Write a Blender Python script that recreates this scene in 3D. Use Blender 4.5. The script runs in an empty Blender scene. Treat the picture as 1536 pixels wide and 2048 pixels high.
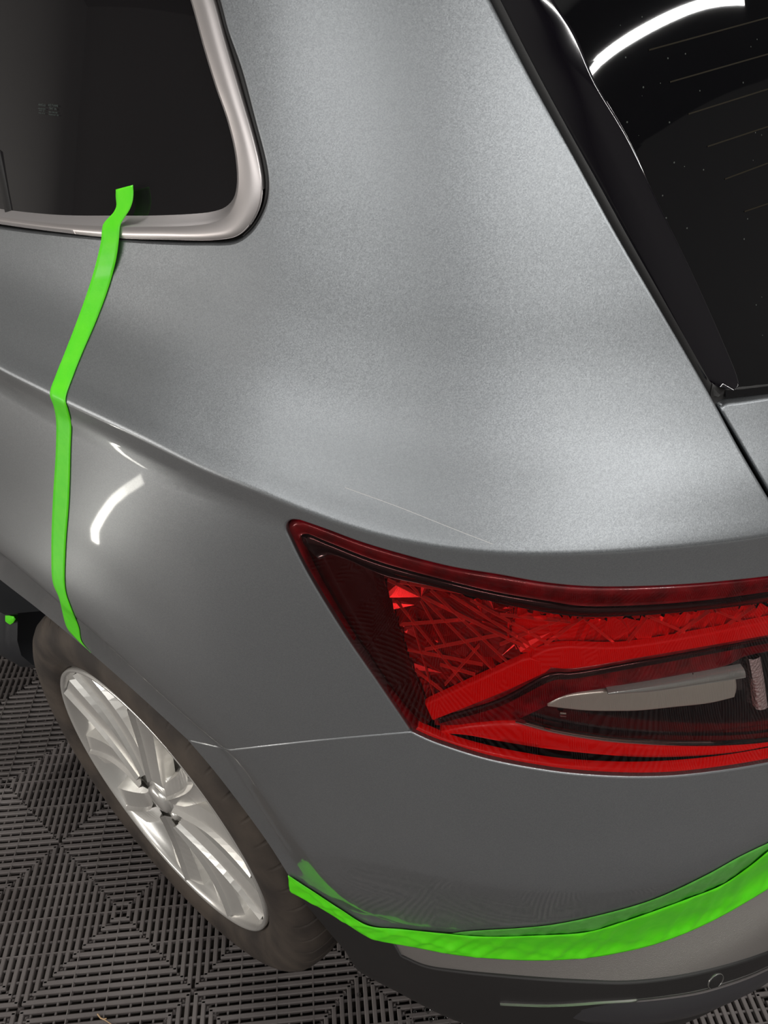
import bpy, bmesh, math, random
import numpy as np
from mathutils import Vector, Matrix, Euler
from mathutils.geometry import delaunay_2d_cdt
C = bpy.context.scene.collection
scene = bpy.context.scene
random.seed(7)
rng = np.random.default_rng(7)

# ------------------------------------------------------------------ camera
CAMP = np.array([-.25923, -.67554, 1.43493]); CAMR = (.900, -.010, -.868); FPX = 1485.3
cam = bpy.data.objects.new('camera', bpy.data.cameras.new('camera')); C.objects.link(cam)
cam.location = CAMP; cam.rotation_euler = Euler(CAMR, 'XYZ')
cam.data.sensor_fit = 'VERTICAL'; cam.data.sensor_height = 24.0
cam.data.lens = 24.0*FPX/2048.0
cam.data.clip_start = .02
scene.camera = cam
scene.view_settings.view_transform = 'Standard'; scene.view_settings.look = 'None'
scene.view_settings.exposure = 0.14; scene.view_settings.gamma = 1.0
scene.view_settings.use_curve_mapping = False

# ------------------------------------------------------------------ world and lights
w = bpy.data.worlds.new('world'); scene.world = w; w.use_nodes = True
w.node_tree.nodes['Background'].inputs[0].default_value = (.9, .95, 1, 1)
w.node_tree.nodes['Background'].inputs[1].default_value = .10

def tube_light(name, a, b, width, power, col=(1, .985, .955)):
    """an LED tube as a long narrow area light from a to b"""
    a = Vector(a); b = Vector(b); d = (b-a)
    L = bpy.data.lights.new(name, 'AREA'); L.shape = 'RECTANGLE'; L.size = d.length; L.size_y = width
    L.energy = power; L.color = col
    o = bpy.data.objects.new(name, L); C.objects.link(o)
    m = (a+b)/2; o.location = m
    aim = (Vector((.3, -.2, .9))-m).normalized()
    x = d.normalized(); z = -(aim - x*aim.dot(x)).normalized(); y = z.cross(x)
    o.rotation_euler = Matrix((x, y, z)).transposed().to_euler()
    return o
tube_light('ceiling_batten_rear', (-2.1, -2.62, 2.6), (2.75, -2.62, 2.6), .028, 44)
tube_light('side_fill_light', (-2.75, -2.1, 2.6), (-2.75, .1, 2.6), .10, 19)  # unseen light, placed there to brighten the upper panel
tube_light('ceiling_batten_over', (-.2, .4, 2.6), (2.2, .4, 2.6), .10, 42)
tube_light('wall_batten_left', (-2.9, .6, .9), (-2.9, 3.6, .9), .10, 40, (1, .95, .89))
# bent flexible work lamp standing low on the left of the car, mirrored in the glossy lower panel
WL = [(-.98, .88, .21), (-1.0, .88, .27), (-1.06, .84, .35), (-1.13, .79, .43), (-1.20, .72, .50), (-1.28, .62, .58)]
for k_ in range(5): tube_light('flexible_work_lamp', WL[k_], WL[k_+1], .040, .22, (1, .97, .88))

# ------------------------------------------------------------------ body surface maths
def _rot(rx,ry,rz):
    cx,sx,cy,sy,cz,sz=np.cos(rx),np.sin(rx),np.cos(ry),np.sin(ry),np.cos(rz),np.sin(rz)
    return np.array([[cz,-sz,0],[sz,cz,0],[0,0,1]])@np.array([[cy,0,sy],[0,1,0],[-sy,0,cy]])@np.array([[1,0,0],[0,cx,-sx],[0,sx,cx]])
RC=_rot(*CAMR)
def project(P):
    c=(P-CAMP)@RC
    return np.stack([768+FPX*c[...,0]/-c[...,2],1024-FPX*c[...,1]/-c[...,2]],-1)
def pchip(x,xs,ys):
    """smooth monotone-ish cubic through table"""
    xs=np.asarray(xs,float);ys=np.asarray(ys,float);x=np.asarray(x,float)
    h=np.diff(xs);d=np.diff(ys)/h
    m=np.zeros_like(xs);m[1:-1]=(h[1:]*d[:-1]+h[:-1]*d[1:])/(h[1:]+h[:-1]);m[0]=d[0];m[-1]=d[-1]
    i=np.clip(np.searchsorted(xs,x)-1,0,len(h)-1);t=(x-xs[i])/h[i]
    o=(2*t**3-3*t**2+1)*ys[i]+(t**3-2*t**2+t)*h[i]*m[i]+(-2*t**3+3*t**2)*ys[i+1]+(t**3-t**2)*h[i]*m[i+1]
    o=np.where(x<xs[0],ys[0]+m[0]*(x-xs[0]),o);o=np.where(x>xs[-1],ys[-1]+m[-1]*(x-xs[-1]),o)
    return o
def smooth(x,a,b):
    t=np.clip((x-a)/(b-a),0,1);return t*t*(3-2*t)
XC,Y0,NE=.88,.10,3.1
ZT=[.10,.20,.28,.33,.38,.42,.45,.475,.50,.52,.55,.62,.70,.78,.90,1.10,1.6]
XS=[.10,.04,.0,-.014,-.022,-.026,-.028,-.029,-.030,-.032,-.034,-.037,-.038,-.038,-.036,-.032,-.030]
YR=[-.60,-.74,-.86,-.878,-.885,-.880,-.866,-.842,-.820,-.814,-.813,-.813,-.810,-.783,-.75,-.72,-.70]
def rho0(th,z):
    a=XC-pchip(z,ZT,XS);b=Y0-pchip(z,ZT,YR)
    c=np.abs(np.cos(th));s=np.sin(th);s=np.where(s<0,0,s)
    r=((c/a)**NE+(s/b)**NE)**(-1/NE)
    return r
CR=np.array([(-.4,1.125),(0,1.129),(0.1623,1.1295),(0.2472,1.1308),(0.3633,1.1264),(0.411,1.1194),(0.463,1.1128),(0.4951,1.1069),(0.5334,1.1003),(0.5612,1.0966),(0.5883,1.0944),(0.6414,1.0924),(0.6943,1.0926),(0.769,1.0909),(0.851,1.0834),(0.9897,1.06),(1.6,1.03)])
UN=np.array([(.40,.625),(0.471,.6516),(0.5302,.6728),(0.6084,.6859),(0.6808,.6908),(0.7286,.6902),(0.7772,.6889),(0.8283,.6866),(0.8837,.6835),(0.9736,.673),(1.1684,.64),(1.6,.62)])
AO=np.array([(-1.6,.56),(-.68,.555),(-.2,.54),(.08,.535),(.2101,.534),(.2886,.531),(.3774,.5235),(.4747,.5197),(.5706,.5221),(.6903,.4965),(.8441,.4718),(1.0484,.448),(1.24,.45),(1.4,.50),(2.2,.51)])
HT=[0,.004,.012,.03,.06,.10,.15,.20,.30,.45]
DS=[0,.0025,.0085,.0205,.0385,.0555,.0715,.086,.115,.161]
DR=[0,.002,.0072,.0195,.0440,.0725,.100,.127,.182,.264]
FH=.006
def sp(x,w):  # softplus style ramp with rounding width w
    return .5*(x+np.sqrt(x*x+w*w))
def disp(th,z):
    h=z-pchip(th,*CR.T)
    w=smooth(th,.45,1.05)
    up=pchip(np.maximum(h,0),HT,DS)*(1-w)+pchip(np.maximum(h,0),HT,DR)*w
    k=np.maximum(-h,0)
    amp=.006*(1-.6*smooth(th,.45,.62));bw=.026
    lo=amp*np.minimum(sp(k,.0015),bw)/bw+(-.026*(1-(1-np.clip((k-bw+.004)/.26,0,1))**2)+.020*smooth(k,.20,.42))*(1-smooth(th,.38,.60))
    D=up+lo
    # bumper undercut
    un=pchip(th,*UN.T)-z
    D=D+.105*np.minimum(sp(un,.0012),.18)*smooth(th,.42,.58)*(1-smooth(un,.22,.36))
    # arch flare chamfer
    r=rho0(th,z);y=Y0-r*np.sin(th);zz=z-.345
    ra=pchip(np.arctan2(-y,zz),*AO.T)-np.hypot(y,zz)
    side=1-smooth(th,.62,.75)
    fl=smooth(z,.42,.60)
    D=D+side*(z<1.0)*(-FH*fl*smooth(ra,-.12,.0)+np.minimum(sp(ra,.004),.07)*(.09+.255*fl))
    return D
def S(th,z,off=0.):
    r=rho0(th,z)-disp(th,z)-off
    return np.stack([XC-r*np.cos(th),Y0-r*np.sin(th),z+0*th],-1)
def normal(th,z,off=0.,e=5e-4):
    a=S(th+e,z,off)-S(th-e,z,off);b=S(th,z+e,off)-S(th,z-e,off)
    n=np.cross(a,b);n/=np.linalg.norm(n,axis=-1,keepdims=True)
    c=S(th,z,off)-np.array([XC,Y0,.8]);s=np.sign((n*c).sum(-1,keepdims=True));return n*s
def solve(uv,off=0.):
    """first point where the view ray of each outline point meets the body surface (moved inward by off)"""
    uv=np.atleast_2d(np.array(uv,float));off=np.broadcast_to(np.asarray(off,float),(len(uv),))
    d=np.stack([(uv[:,0]-768)/FPX,-(uv[:,1]-1024)/FPX,-np.ones(len(uv))],1)@RC.T
    d/=np.linalg.norm(d,axis=1,keepdims=True)
    def g(t,dd,o):
        p=CAMP+dd*t[...,None];x=XC-p[...,0];y=Y0-p[...,1]
        th=np.arctan2(y,x);z=p[...,2];zc=np.clip(z,.12,1.6)
        return np.hypot(x,y)-(rho0(th,zc)-disp(th,zc)-o)
    T=np.arange(.30,1.9,.008)
    G=g(np.broadcast_to(T,(len(uv),len(T))),np.broadcast_to(d[:,None],(len(uv),len(T),3)),np.broadcast_to(off[:,None],(len(uv),len(T))))
    c=(G[:,:-1]>0)&(G[:,1:]<=0);hit=c.any(1);k=c.argmax(1)
    k=np.where(hit,k,np.minimum(G.argmin(1),len(T)-2))
    a=T[k].copy();b=T[k+1].copy()
    for it in range(26):
        m=(a+b)/2;pos=g(m,d,off)>0;a=np.where(pos,m,a);b=np.where(pos,b,m)
    t=np.where(hit,(a+b)/2,T[k]);p=CAMP+d*t[:,None]
    return np.arctan2(Y0-p[:,1],XC-p[:,0]),p[:,2],np.where(hit,0,9.)

# ------------------------------------------------------------------ materials
def mat(name, col, rough=.5, metal=0., coat=0., coat_r=.03, spec=.5):
    m = bpy.data.materials.new(name); m.use_nodes = True
    b = m.node_tree.nodes['Principled BSDF']
    b.inputs['Base Color'].default_value = (*col, 1); b.inputs['Roughness'].default_value = rough
    b.inputs['Metallic'].default_value = metal; b.inputs['Coat Weight'].default_value = coat
    b.inputs['Coat Roughness'].default_value = coat_r; b.inputs['Specular IOR Level'].default_value = spec
    return m
def nodes(m): return m.node_tree.nodes, m.node_tree.links, m.node_tree.nodes['Principled BSDF']
def add_noise_color(m, scale, c1, c2, detail=4, lo=.35, hi=.65, dist=0.):
    N, L, b = nodes(m)
    tc = N.new('ShaderNodeTexCoord'); n = N.new('ShaderNodeTexNoise'); r = N.new('ShaderNodeValToRGB')
    n.inputs['Scale'].default_value = scale; n.inputs['Detail'].default_value = detail; n.inputs['Distortion'].default_value = dist
    r.color_ramp.elements[0].position = lo; r.color_ramp.elements[1].position = hi
    r.color_ramp.elements[0].color = (*c1, 1); r.color_ramp.elements[1].color = (*c2, 1)
    L.new(tc.outputs['Object'], n.inputs['Vector']); L.new(n.outputs['Fac'], r.inputs['Fac']); L.new(r.outputs['Color'], b.inputs['Base Color'])
    return r
def add_bump(m, scale, strength, dist=.001, detail=3, coat=False, kind='ShaderNodeTexNoise'):
    N, L, b = nodes(m)
    tc = N.new('ShaderNodeTexCoord'); n = N.new(kind); bp = N.new('ShaderNodeBump')
    n.inputs['Scale'].default_value = scale
    if kind == 'ShaderNodeTexNoise': n.inputs['Detail'].default_value = detail
    bp.inputs['Strength'].default_value = strength; bp.inputs['Distance'].default_value = dist
    L.new(tc.outputs['Object'], n.inputs['Vector'])
    L.new(n.outputs['Fac'] if kind == 'ShaderNodeTexNoise' else n.outputs['Distance'], bp.inputs['Height'])
    L.new(bp.outputs['Normal'], b.inputs['Normal'])
    if coat: L.new(bp.outputs['Normal'], b.inputs['Coat Normal'])
def paint(name, rough, coat, coat_r, c1=(.30, .315, .32), c2=(.40, .415, .42), fl=1500, jit=.05, metal=.75):
    m = mat(name, c1, rough, metal, coat, coat_r)
    N, L, b = nodes(m)
    tc = N.new('ShaderNodeTexCoord')
    v = N.new('ShaderNodeTexVoronoi'); v.inputs['Scale'].default_value = fl
    r = N.new('ShaderNodeMapRange'); r.inputs[1].default_value = 0; r.inputs[2].default_value = 1
    sep = N.new('ShaderNodeSeparateColor'); mx = N.new('ShaderNodeMix'); mx.data_type = 'RGBA'
    mx.inputs[6].default_value = (*c1, 1); mx.inputs[7].default_value = (*c2, 1)
    L.new(tc.outputs['Object'], v.inputs['Vector']); L.new(v.outputs['Color'], sep.inputs[0])
    L.new(sep.outputs[0], mx.inputs[0]); L.new(mx.outputs[2], b.inputs['Base Color'])
    # flake tilt
    sub = N.new('ShaderNodeVectorMath'); sub.operation = 'SUBTRACT'; sub.inputs[1].default_value = (.5, .5, .5)
    sc = N.new('ShaderNodeVectorMath'); sc.operation = 'SCALE'; sc.inputs['Scale'].default_value = jit
    g = N.new('ShaderNodeNewGeometry'); ad = N.new('ShaderNodeVectorMath'); ad.operation = 'ADD'
    nm = N.new('ShaderNodeVectorMath'); nm.operation = 'NORMALIZE'
    L.new(v.outputs['Color'], sub.inputs[0]); L.new(sub.outputs[0], sc.inputs[0]); L.new(sc.outputs[0], ad.inputs[0])
    L.new(g.outputs['Normal'], ad.inputs[1]); L.new(ad.outputs[0], nm.inputs[0]); L.new(nm.outputs[0], b.inputs['Normal'])
    return m
M_matt = paint('grey_metallic_dulled', .43, .0, .3, (.275, .29, .305), (.35, .368, .385), metal=.93)
M_gloss = paint('grey_metallic_glossy', .36, .65, .05, (.29, .302, .315), (.34, .352, .365), jit=.03, metal=.66)
M_black = mat('matt_black', (.006, .006, .006), .7, spec=.2)
M_gap = mat('gap_black', (.002, .002, .002), .9, spec=.05)
M_gloss_black = mat('gloss_black', (.004, .003, .006), .06, 0, .6, .02)
M_glass = mat('tinted_glass', (.013, .012, .013), .02, 0, 0, .0, .55)
M_seal = mat('rubber_seal', (.012, .011, .011), .45)
M_trim = mat('brushed_trim', (.58, .545, .54), .38, .8); add_bump(M_trim, 60, .05, .001)
M_plastic = mat('black_plastic', (.022, .020, .020), .5); add_bump(M_plastic, 700, .15, .0005)
M_clad = mat('textured_plastic', (.46, .43, .41), .42, .75); add_bump(M_clad, 1100, .7, .0006)  # base colour lightened in place of a lamp highlight on the ledge
M_valance = mat('satin_valance', (.045, .043, .047), .32)
M_sill = mat('sill_paint', (.03, .031, .035), .35)
M_liner = mat('wheel_liner', (.004, .0035, .003), .9, spec=.1)
M_chrome = mat('chrome', (.85, .85, .83), .08, 1.0)
M_alloy = mat('silver_alloy', (.88, .86, .82), .26, .6, .4, .05)
M_tyre = mat('dusty_rubber', (.05, .04, .034), .75)
add_noise_color(M_tyre, 14, (.035, .027, .023), (.085, .066, .052), 6); add_bump(M_tyre, 180, .25, .001)
M_tile = mat('grey_polypropylene', (.085, .075, .072), .42)
add_noise_color(M_tile, 5, (.13, .113, .109), (.20, .178, .172), 6)
M_tile.node_tree.nodes['Principled BSDF'].inputs['Roughness'].default_value = .42
M_base = mat('concrete_under_tiles', (.030, .024, .019), .9)
M_wall = mat('garage_wall', (.52, .51, .50), .8)
M_ceil = mat('garage_ceiling', (.22, .22, .22), .9)

def tape_mat(name, c1, c2, rough):
    m = mat(name, c1, rough, 0, .15, .25)
    add_noise_color(m, 90, c1, c2, 5, .3, .7); add_bump(m, 260, .22, .0008, 4)
    b = m.node_tree.nodes['Principled BSDF']
    b.inputs['Subsurface Weight'].default_value = 0
    return m
M_tape = tape_mat('green_tape', (.11, .93, .006), (.15, .98, .012), .5)
M_tape2 = tape_mat('green_tape_translucent', (.10, .48, .05), (.15, .58, .09), .35)

def lens_mat(name, tint):
    m = bpy.data.materials.new(name); m.use_nodes = True; N = m.node_tree.nodes; L = m.node_tree.links
    N.clear(); o = N.new('ShaderNodeOutputMaterial'); t = N.new('ShaderNodeBsdfTransparent'); g = N.new('ShaderNodeBsdfGlossy')
    f = N.new('ShaderNodeFresnel'); mx = N.new('ShaderNodeMixShader')
    t.inputs[0].default_value = (*tint, 1); g.inputs['Roughness'].default_value = .015; f.inputs[0].default_value = 1.49
    L.new(f.outputs[0], mx.inputs[0]); L.new(t.outputs[0], mx.inputs[1]); L.new(g.outputs[0], mx.inputs[2]); L.new(mx.outputs[0], o.inputs[0])
    return m
M_lens = lens_mat('red_lens', (1, .62, .62))
M_clear = lens_mat('clear_lens', (.93, .93, .93))
M_lbar = mat('red_light_guide', (1, .001, .0), .5, 0, .1, .1)
M_lband = mat('red_reflector_band', (1, .004, .003), .35, 0, .3, .05)
M_lfacet = mat('red_crystal', (.42, .002, .002), .16, .6, .6, .03)
M_lfacet2 = mat('red_crystal_bright', (.92, .006, .004), .22, .25, .6, .03)
M_ldark = mat('dark_red_bezel', (.045, .0012, .0015), .25, 0, .5, .05)
M_lmid = mat('crimson_rim', (.20, .003, .010), .3, .1, .5, .04)
add_noise_color(M_lmid, 60, (.13, .002, .006), (.30, .004, .014), 3)
M_lblack = mat('lamp_black', (.012, .009, .010), .18, 0, .5, .03)
M_lgrey = mat('lamp_reflector', (.82, .73, .64), .25, .4)
M_lpink = mat('lamp_ribbed_optic', (.85, .62, .60), .2, .3)

# ------------------------------------------------------------------ object helpers
def tag(o, label=None, cat=None, group=None, kind=None):
    if label: o['label'] = label
    if cat: o['category'] = cat
    if group: o['group'] = group
    if kind: o['kind'] = kind
    return o
def empty(name, loc=(0, 0, 0), parent=None):
    o = bpy.data.objects.new(name, None); C.objects.link(o); o.location = loc; o.empty_display_size = .05
    if parent: o.parent = parent
    return o
def link(name, V, F, m, parent=None, smooth_=True, mi=None):
    me = bpy.data.meshes.new(name); me.from_pydata([tuple(map(float, v)) for v in V], [], F)
    ms = m if isinstance(m, (list, tuple)) else [m]
    for x in ms: me.materials.append(x)
    if mi is not None: me.polygons.foreach_set('material_index', mi)
    me.polygons.foreach_set('use_smooth', [smooth_]*len(me.polygons)); me.update()
    o = bpy.data.objects.new(name, me); C.objects.link(o)
    if parent: o.parent = parent
    return o
def orient_out(V, F, ctr=(XC, Y0, .8)):
    V = np.asarray(V); out = []
    for f in F:
        a, b, c = V[f[0]], V[f[1]], V[f[2]]
        n = np.cross(b-a, c-a)
        out.append(f if np.dot(n, a-np.array(ctr)) >= 0 else f[::-1])
    return out
KT = .80                                    # metres per radian in parameter space
def catmull(P, step=7.):
    P = np.array(P, float)
    if len(P) == 2:
        n = max(2, int(np.hypot(*(P[1]-P[0]))/step)+1); t = np.linspace(0, 1, n)[:, None]; return P[0]*(1-t)+P[1]*t
    Q = np.vstack([2*P[0]-P[1], P, 2*P[-1]-P[-2]]); out = []
    for i in range(1, len(Q)-2):
        p0, p1, p2, p3 = Q[i-1:i+3]
        d = lambda a, b: max(np.hypot(*(b-a)), 1e-6)**.5
        t0 = 0; t1 = d(p0, p1); t2 = t1+d(p1, p2); t3 = t2+d(p2, p3)
        n = max(1, int(np.hypot(*(p2-p1))/step))
        for k in range(n):
            t = t1+(t2-t1)*k/n
            a1 = (t1-t)/(t1-t0)*p0+(t-t0)/(t1-t0)*p1; a2 = (t2-t)/(t2-t1)*p1+(t-t1)/(t2-t1)*p2; a3 = (t3-t)/(t3-t2)*p2+(t-t2)/(t3-t2)*p3
            b1 = (t2-t)/(t2-t0)*a1+(t-t0)/(t2-t0)*a2; b2 = (t3-t)/(t3-t1)*a2+(t-t1)/(t3-t1)*a3
            out.append((t2-t)/(t2-t1)*b1+(t-t1)/(t2-t1)*b2)
    out.append(P[-1]); return np.array(out)
def px(P, off=0., step=7.):
    """outline points read off the photograph -> (theta, z) on the body surface"""
    c = catmull(P, step); th, z, e = solve(c, off); ok = e < 1.5
    return np.stack([th[ok], z[ok]], 1)
def resample(c, n):
    d = np.r_[0, np.cumsum(np.hypot(np.diff(c[:, 0])*KT, np.diff(c[:, 1])))]
    t = np.linspace(0, d[-1], n)
    return np.stack([np.interp(t, d, c[:, 0]), np.interp(t, d, c[:, 1])], 1)
def clean(L_, eps=.0006):
    out = [L_[0]]
    for p in L_[1:]:
        if math.hypot((p[0]-out[-1][0])*KT, p[1]-out[-1][1]) > eps: out.append(p)
    while math.hypot((out[0][0]-out[-1][0])*KT, out[0][1]-out[-1][1]) < eps: out.pop()
    return np.array(out)
def inside(P, poly):
    x, y = P[:, 0], P[:, 1]; r = np.zeros(len(P), bool); n = len(poly)
    for i in range(n):
        x1, y1 = poly[i]; x2, y2 = poly[(i+1) % n]
        if y1 == y2: continue
        c = ((y1 > y) != (y2 > y)) & (x < (x2-x1)*(y-y1)/(y2-y1)+x1); r ^= c
    return r
def shrink(poly, d):
    """move a loop inward by d metres; poly in metric parameter space"""
    A = .5*np.sum(poly[:, 0]*np.roll(poly[:, 1], -1)-np.roll(poly[:, 0], -1)*poly[:, 1])
    t = np.roll(poly, -1, 0)-np.roll(poly, 1, 0); t /= np.maximum(np.linalg.norm(t, axis=1, keepdims=True), 1e-9)
    n = np.stack([-t[:, 1], t[:, 0]], 1)*(1 if A > 0 else -1)
    return poly+n*d, -n
def panel(name, loop, m, parent, off=0., sp_=.010, gap=.0013, lip=.012, extra=None, offf=None, flat=False, split=None, jitter=0., round_=.0017):
    """a body panel: the body surface trimmed to a loop, with rounded edges folded inward"""
    loop = clean(np.vstack(loop) if isinstance(loop, list) else loop)*np.array([KT, 1])
    if gap: loop, _ = shrink(loop, gap)
    loop = clean(loop/np.array([KT, 1]))*np.array([KT, 1])
    _, nout = shrink(loop, 0)
    lo, hi = loop.min(0), loop.max(0)
    gx, gy = np.meshgrid(np.arange(lo[0], hi[0], sp_), np.arange(lo[1], hi[1], sp_*.95)); gx = gx+(np.arange(gx.shape[0])[:, None] % 2)*sp_/2
    G = np.stack([gx.ravel(), gy.ravel()], 1)
    if jitter: G = G+rng.uniform(-jitter, jitter, G.shape)
    if extra is not None: G = np.vstack([e*np.array([KT, 1]) for e in extra]+[G])
    ne = sum(len(e) for e in extra) if extra is not None else 0
    keep = inside(G, loop)
    dm = np.full(len(G), 9.)
    for i in range(0, len(G), 4000):
        dm[i:i+4000] = np.sqrt(((G[i:i+4000, None]-loop[None])**2).sum(-1)).min(1)
    keep &= dm > np.where(np.arange(len(G)) < ne, .002, sp_*.45)
    if ne:
        E_ = G[:ne]
        for i in range(ne, len(G), 4000):
            j = slice(i, i+4000); keep[j] &= np.sqrt(((G[j, None]-E_[None])**2).sum(-1)).min(1) > sp_*.4
    G = G[keep]; P = np.vstack([loop, G]); nl = len(loop)
    vo, ed, fo, _, _, _ = delaunay_2d_cdt([Vector(p) for p in P], [(i, (i+1) % nl) for i in range(nl)], [], 0, 1e-7)
    vo = np.array([tuple(v) for v in vo]); T = np.array([f for f in fo if len(f) == 3])
    T = T[inside(vo[T].mean(1), loop)]
    offs = off if offf is None else offf(vo[:, 0]/KT, vo[:, 1], off)
    V = list(S(vo[:, 0]/KT, vo[:, 1], offs)); F = [tuple(int(i) for i in t) for t in T]
    F = orient_out(V, F)
    if lip:
        for (dn, dd) in ((0, 0), (round_*.6, round_*.25), (round_, round_*.9), (round_*1.05, lip)):
            q = loop+nout*dn; b0 = len(V)
            oo = (off if offf is None else offf(loop[:, 0]/KT, loop[:, 1], off))+dd
            V += list(S(q[:, 0]/KT, q[:, 1], oo))
            cur = list(range(b0, b0+nl))
            if dn == 0: prev = cur; continue
            A = .5*np.sum(loop[:, 0]*np.roll(loop[:, 1], -1)-np.roll(loop[:, 0], -1)*loop[:, 1])
            for i in range(nl):
                j = (i+1) % nl
                f = (prev[i], cur[i], cur[j], prev[j])
                F.append(f if A < 0 else f[::-1])
            prev = cur
    mi = None
    if split:
        V_ = np.array(V); mi = []
        for f in F: mi.append(split(V_[list(f)].mean(0)))
    o = link(name, V, F, m, parent, not flat, mi)
    # consistent outward normals
    bm = bmesh.new(); bm.from_mesh(o.data); bmesh.ops.recalc_face_normals(bm, faces=bm.faces)
    bm.faces.ensure_lookup_table()
    nT_ = len(T)
    f = bm.faces[0]
    if f.normal.dot(Vector(f.calc_center_median())-Vector((XC, Y0, .8))) < 0: bmesh.ops.reverse_faces(bm, faces=bm.faces[:nT_])
    if len(bm.faces) > nT_:
        g = bm.faces[nT_]; e = Vector(g.verts[1].co)
        s_ = sum(q.normal.dot(q.calc_center_median()-Vector((XC, Y0, .8)))*q.calc_area() for q in bm.faces[nT_:nT_+2*nl])
        if s_ < 0: bmesh.ops.reverse_faces(bm, faces=bm.faces[nT_:])
    bm.to_mesh(o.data); bm.free()
    return o
def loft(name, curves, m, parent, n=120, smooth_=True):
    """surface through several curves; each curve = ((theta, z) array, offset)"""
    V = []; F = []
    for c, off in curves:
        r = resample(c, n); o = off if np.isscalar(off) else np.interp(np.linspace(0, 1, n), np.linspace(0, 1, len(off)), off)
        V += list(S(r[:, 0], r[:, 1], o))
    for k in range(len(curves)-1):
        for i in range(n-1): F.append((k*n+i, k*n+i+1, (k+1)*n+i+1, (k+1)*n+i))
    return link(name, V, orient_out(V, F), m, parent, smooth_)

# ------------------------------------------------------------------ setting
floor = empty('floor'); tag(floor, kind='structure')
SZ = .2872; YAW = -.767; GO = np.array([-.2959, .0790])
def box(V, F, x0, x1, y0, y1, z0, z1, ch=0.):
    b = len(V)
    if ch:
        # top-chamfered bar (chamfer on the long sides)
        if x1-x0 > y1-y0: p = [(x0, y0, z0), (x1, y0, z0), (x1, y1, z0), (x0, y1, z0), (x0, y0, z1-ch), (x1, y0, z1-ch), (x1, y1, z1-ch), (x0, y1, z1-ch), (x0, y0+ch, z1), (x1, y0+ch, z1), (x1, y1-ch, z1), (x0, y1-ch, z1)]
        else: p = [(x0, y0, z0), (x1, y0, z0), (x1, y1, z0), (x0, y1, z0), (x0, y0, z1-ch), (x1, y0, z1-ch), (x1, y1, z1-ch), (x0, y1, z1-ch), (x0+ch, y0, z1), (x1-ch, y0, z1), (x1-ch, y1, z1), (x0+ch, y1, z1)]
        V += p
        for k in (0, 4): F += [tuple(b+k+i for i in q) for q in ((0, 1, 5, 4), (1, 2, 6, 5), (2, 3, 7, 6), (3, 0, 4, 7))]
        F.append((b+8, b+9, b+10, b+11))
    else:
        V += [(x0, y0, z0), (x1, y0, z0), (x1, y1, z0), (x0, y1, z0), (x0, y0, z1), (x1, y0, z1), (x1, y1, z1), (x0, y1, z1)]
        F += [tuple(b+i for i in q) for q in ((0, 1, 5, 4), (1, 2, 6, 5), (2, 3, 7, 6), (3, 0, 4, 7), (4, 5, 6, 7))]
V = []; F = []
H = SZ/2; P_ = .0475*SZ*1.0; wr = .0036
for k in range(10):
    r = H-.024*SZ-k*P_
    if r < .006: r = .006
    for s in (-1, 1):
        box(V, F, -r-wr/1, r+wr/1, s*r-wr, s*r+wr, -.012, 0, .0012)
        box(V, F, s*r-wr, s*r+wr, -r, r, -.012, 0, .0012)
for a in (0, .215, -.215):                      # thin reinforcing webs across the ribs
    for s in (-1, 1):
        l0 = abs(a)*SZ; 
        box(V, F, a*SZ-.0011, a*SZ+.0011, min(s*l0, s*H), max(s*l0, s*H), -.010, .0002)
        box(V, F, min(s*l0, s*H), max(s*l0, s*H), a*SZ-.0011, a*SZ+.0011, -.010, .0002)
for j in range(1, 14):                           # lower cross bars seen between the ribs
    a = (j-7)*SZ/14
    for s in (-1, 1):
        if j == 7: continue
        box(V, F, a-.0016, a+.0016, min(s*abs(a), s*H), max(s*abs(a), s*H), -.011, -.0045)
        box(V, F, min(s*abs(a), s*H), max(s*abs(a), s*H), a-.0016, a+.0016, -.011, -.0045)
for sx in (-1, 1):                               # small knuckles along the mitred diagonals
    for sy in (-1, 1):
        for k in range(10):
            r = H-k*P_-.0005
            bx = len(V); c_, s_ = sx*r, sy*r
            V += [(c_-.005, c_*0+s_-.005, -.010), (c_+.005, s_-.005, -.010), (c_+.005, s_+.005, -.010), (c_-.005, s_+.005, -.010), (c_, s_, -.0015)]
            F += [(bx, bx+1, bx+4), (bx+1, bx+2, bx+4), (bx+2, bx+3, bx+4), (bx+3, bx, bx+4)]
tile_me = bpy.data.meshes.new('floor_tile'); tile_me.from_pydata(V, [], F); tile_me.materials.append(M_tile)
cy, sy_ = math.cos(YAW), math.sin(YAW)
for a in range(-8, 9):
    for b in range(-9, 11):
        x = GO[0]+SZ*((a+.5)*cy-(b+.5)*sy_); y = GO[1]+SZ*((a+.5)*sy_+(b+.5)*cy)
        if math.hypot(x-.1, y+.3) > 2.3: continue
        o = bpy.data.objects.new('floor_tile', tile_me); C.objects.link(o); o.parent = floor
        o.location = (x, y, rng.uniform(-.0004, .0004)); o.rotation_euler = (0, 0, YAW)
link('subfloor', [(-4, -4, -.0125), (5, -4, -.0125), (5, 4.5, -.0125), (-4, 4.5, -.0125)], [(0, 1, 2, 3)], M_base, floor, False)
def wall(name, pts, m):
    o = link(name, pts, [(0, 1, 2, 3)], m, None, False); tag(o, kind='structure'); return o
zt = 2.75; x0, x1, y0, y1 = -3.2, 4.6, -3.6, 4.2
wall('wall_left', [(x0, y0, -.012), (x0, y1, -.012), (x0, y1, zt), (x0, y0, zt)], M_wall)
wall('wall_right', [(x1, y0, -.012), (x1, y0, zt), (x1, y1, zt), (x1, y1, -.012)], M_wall)
wall('wall_back', [(x0, y0, -.012), (x0, y0, zt), (x1, y0, zt), (x1, y0, -.012)], M_wall)
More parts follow.
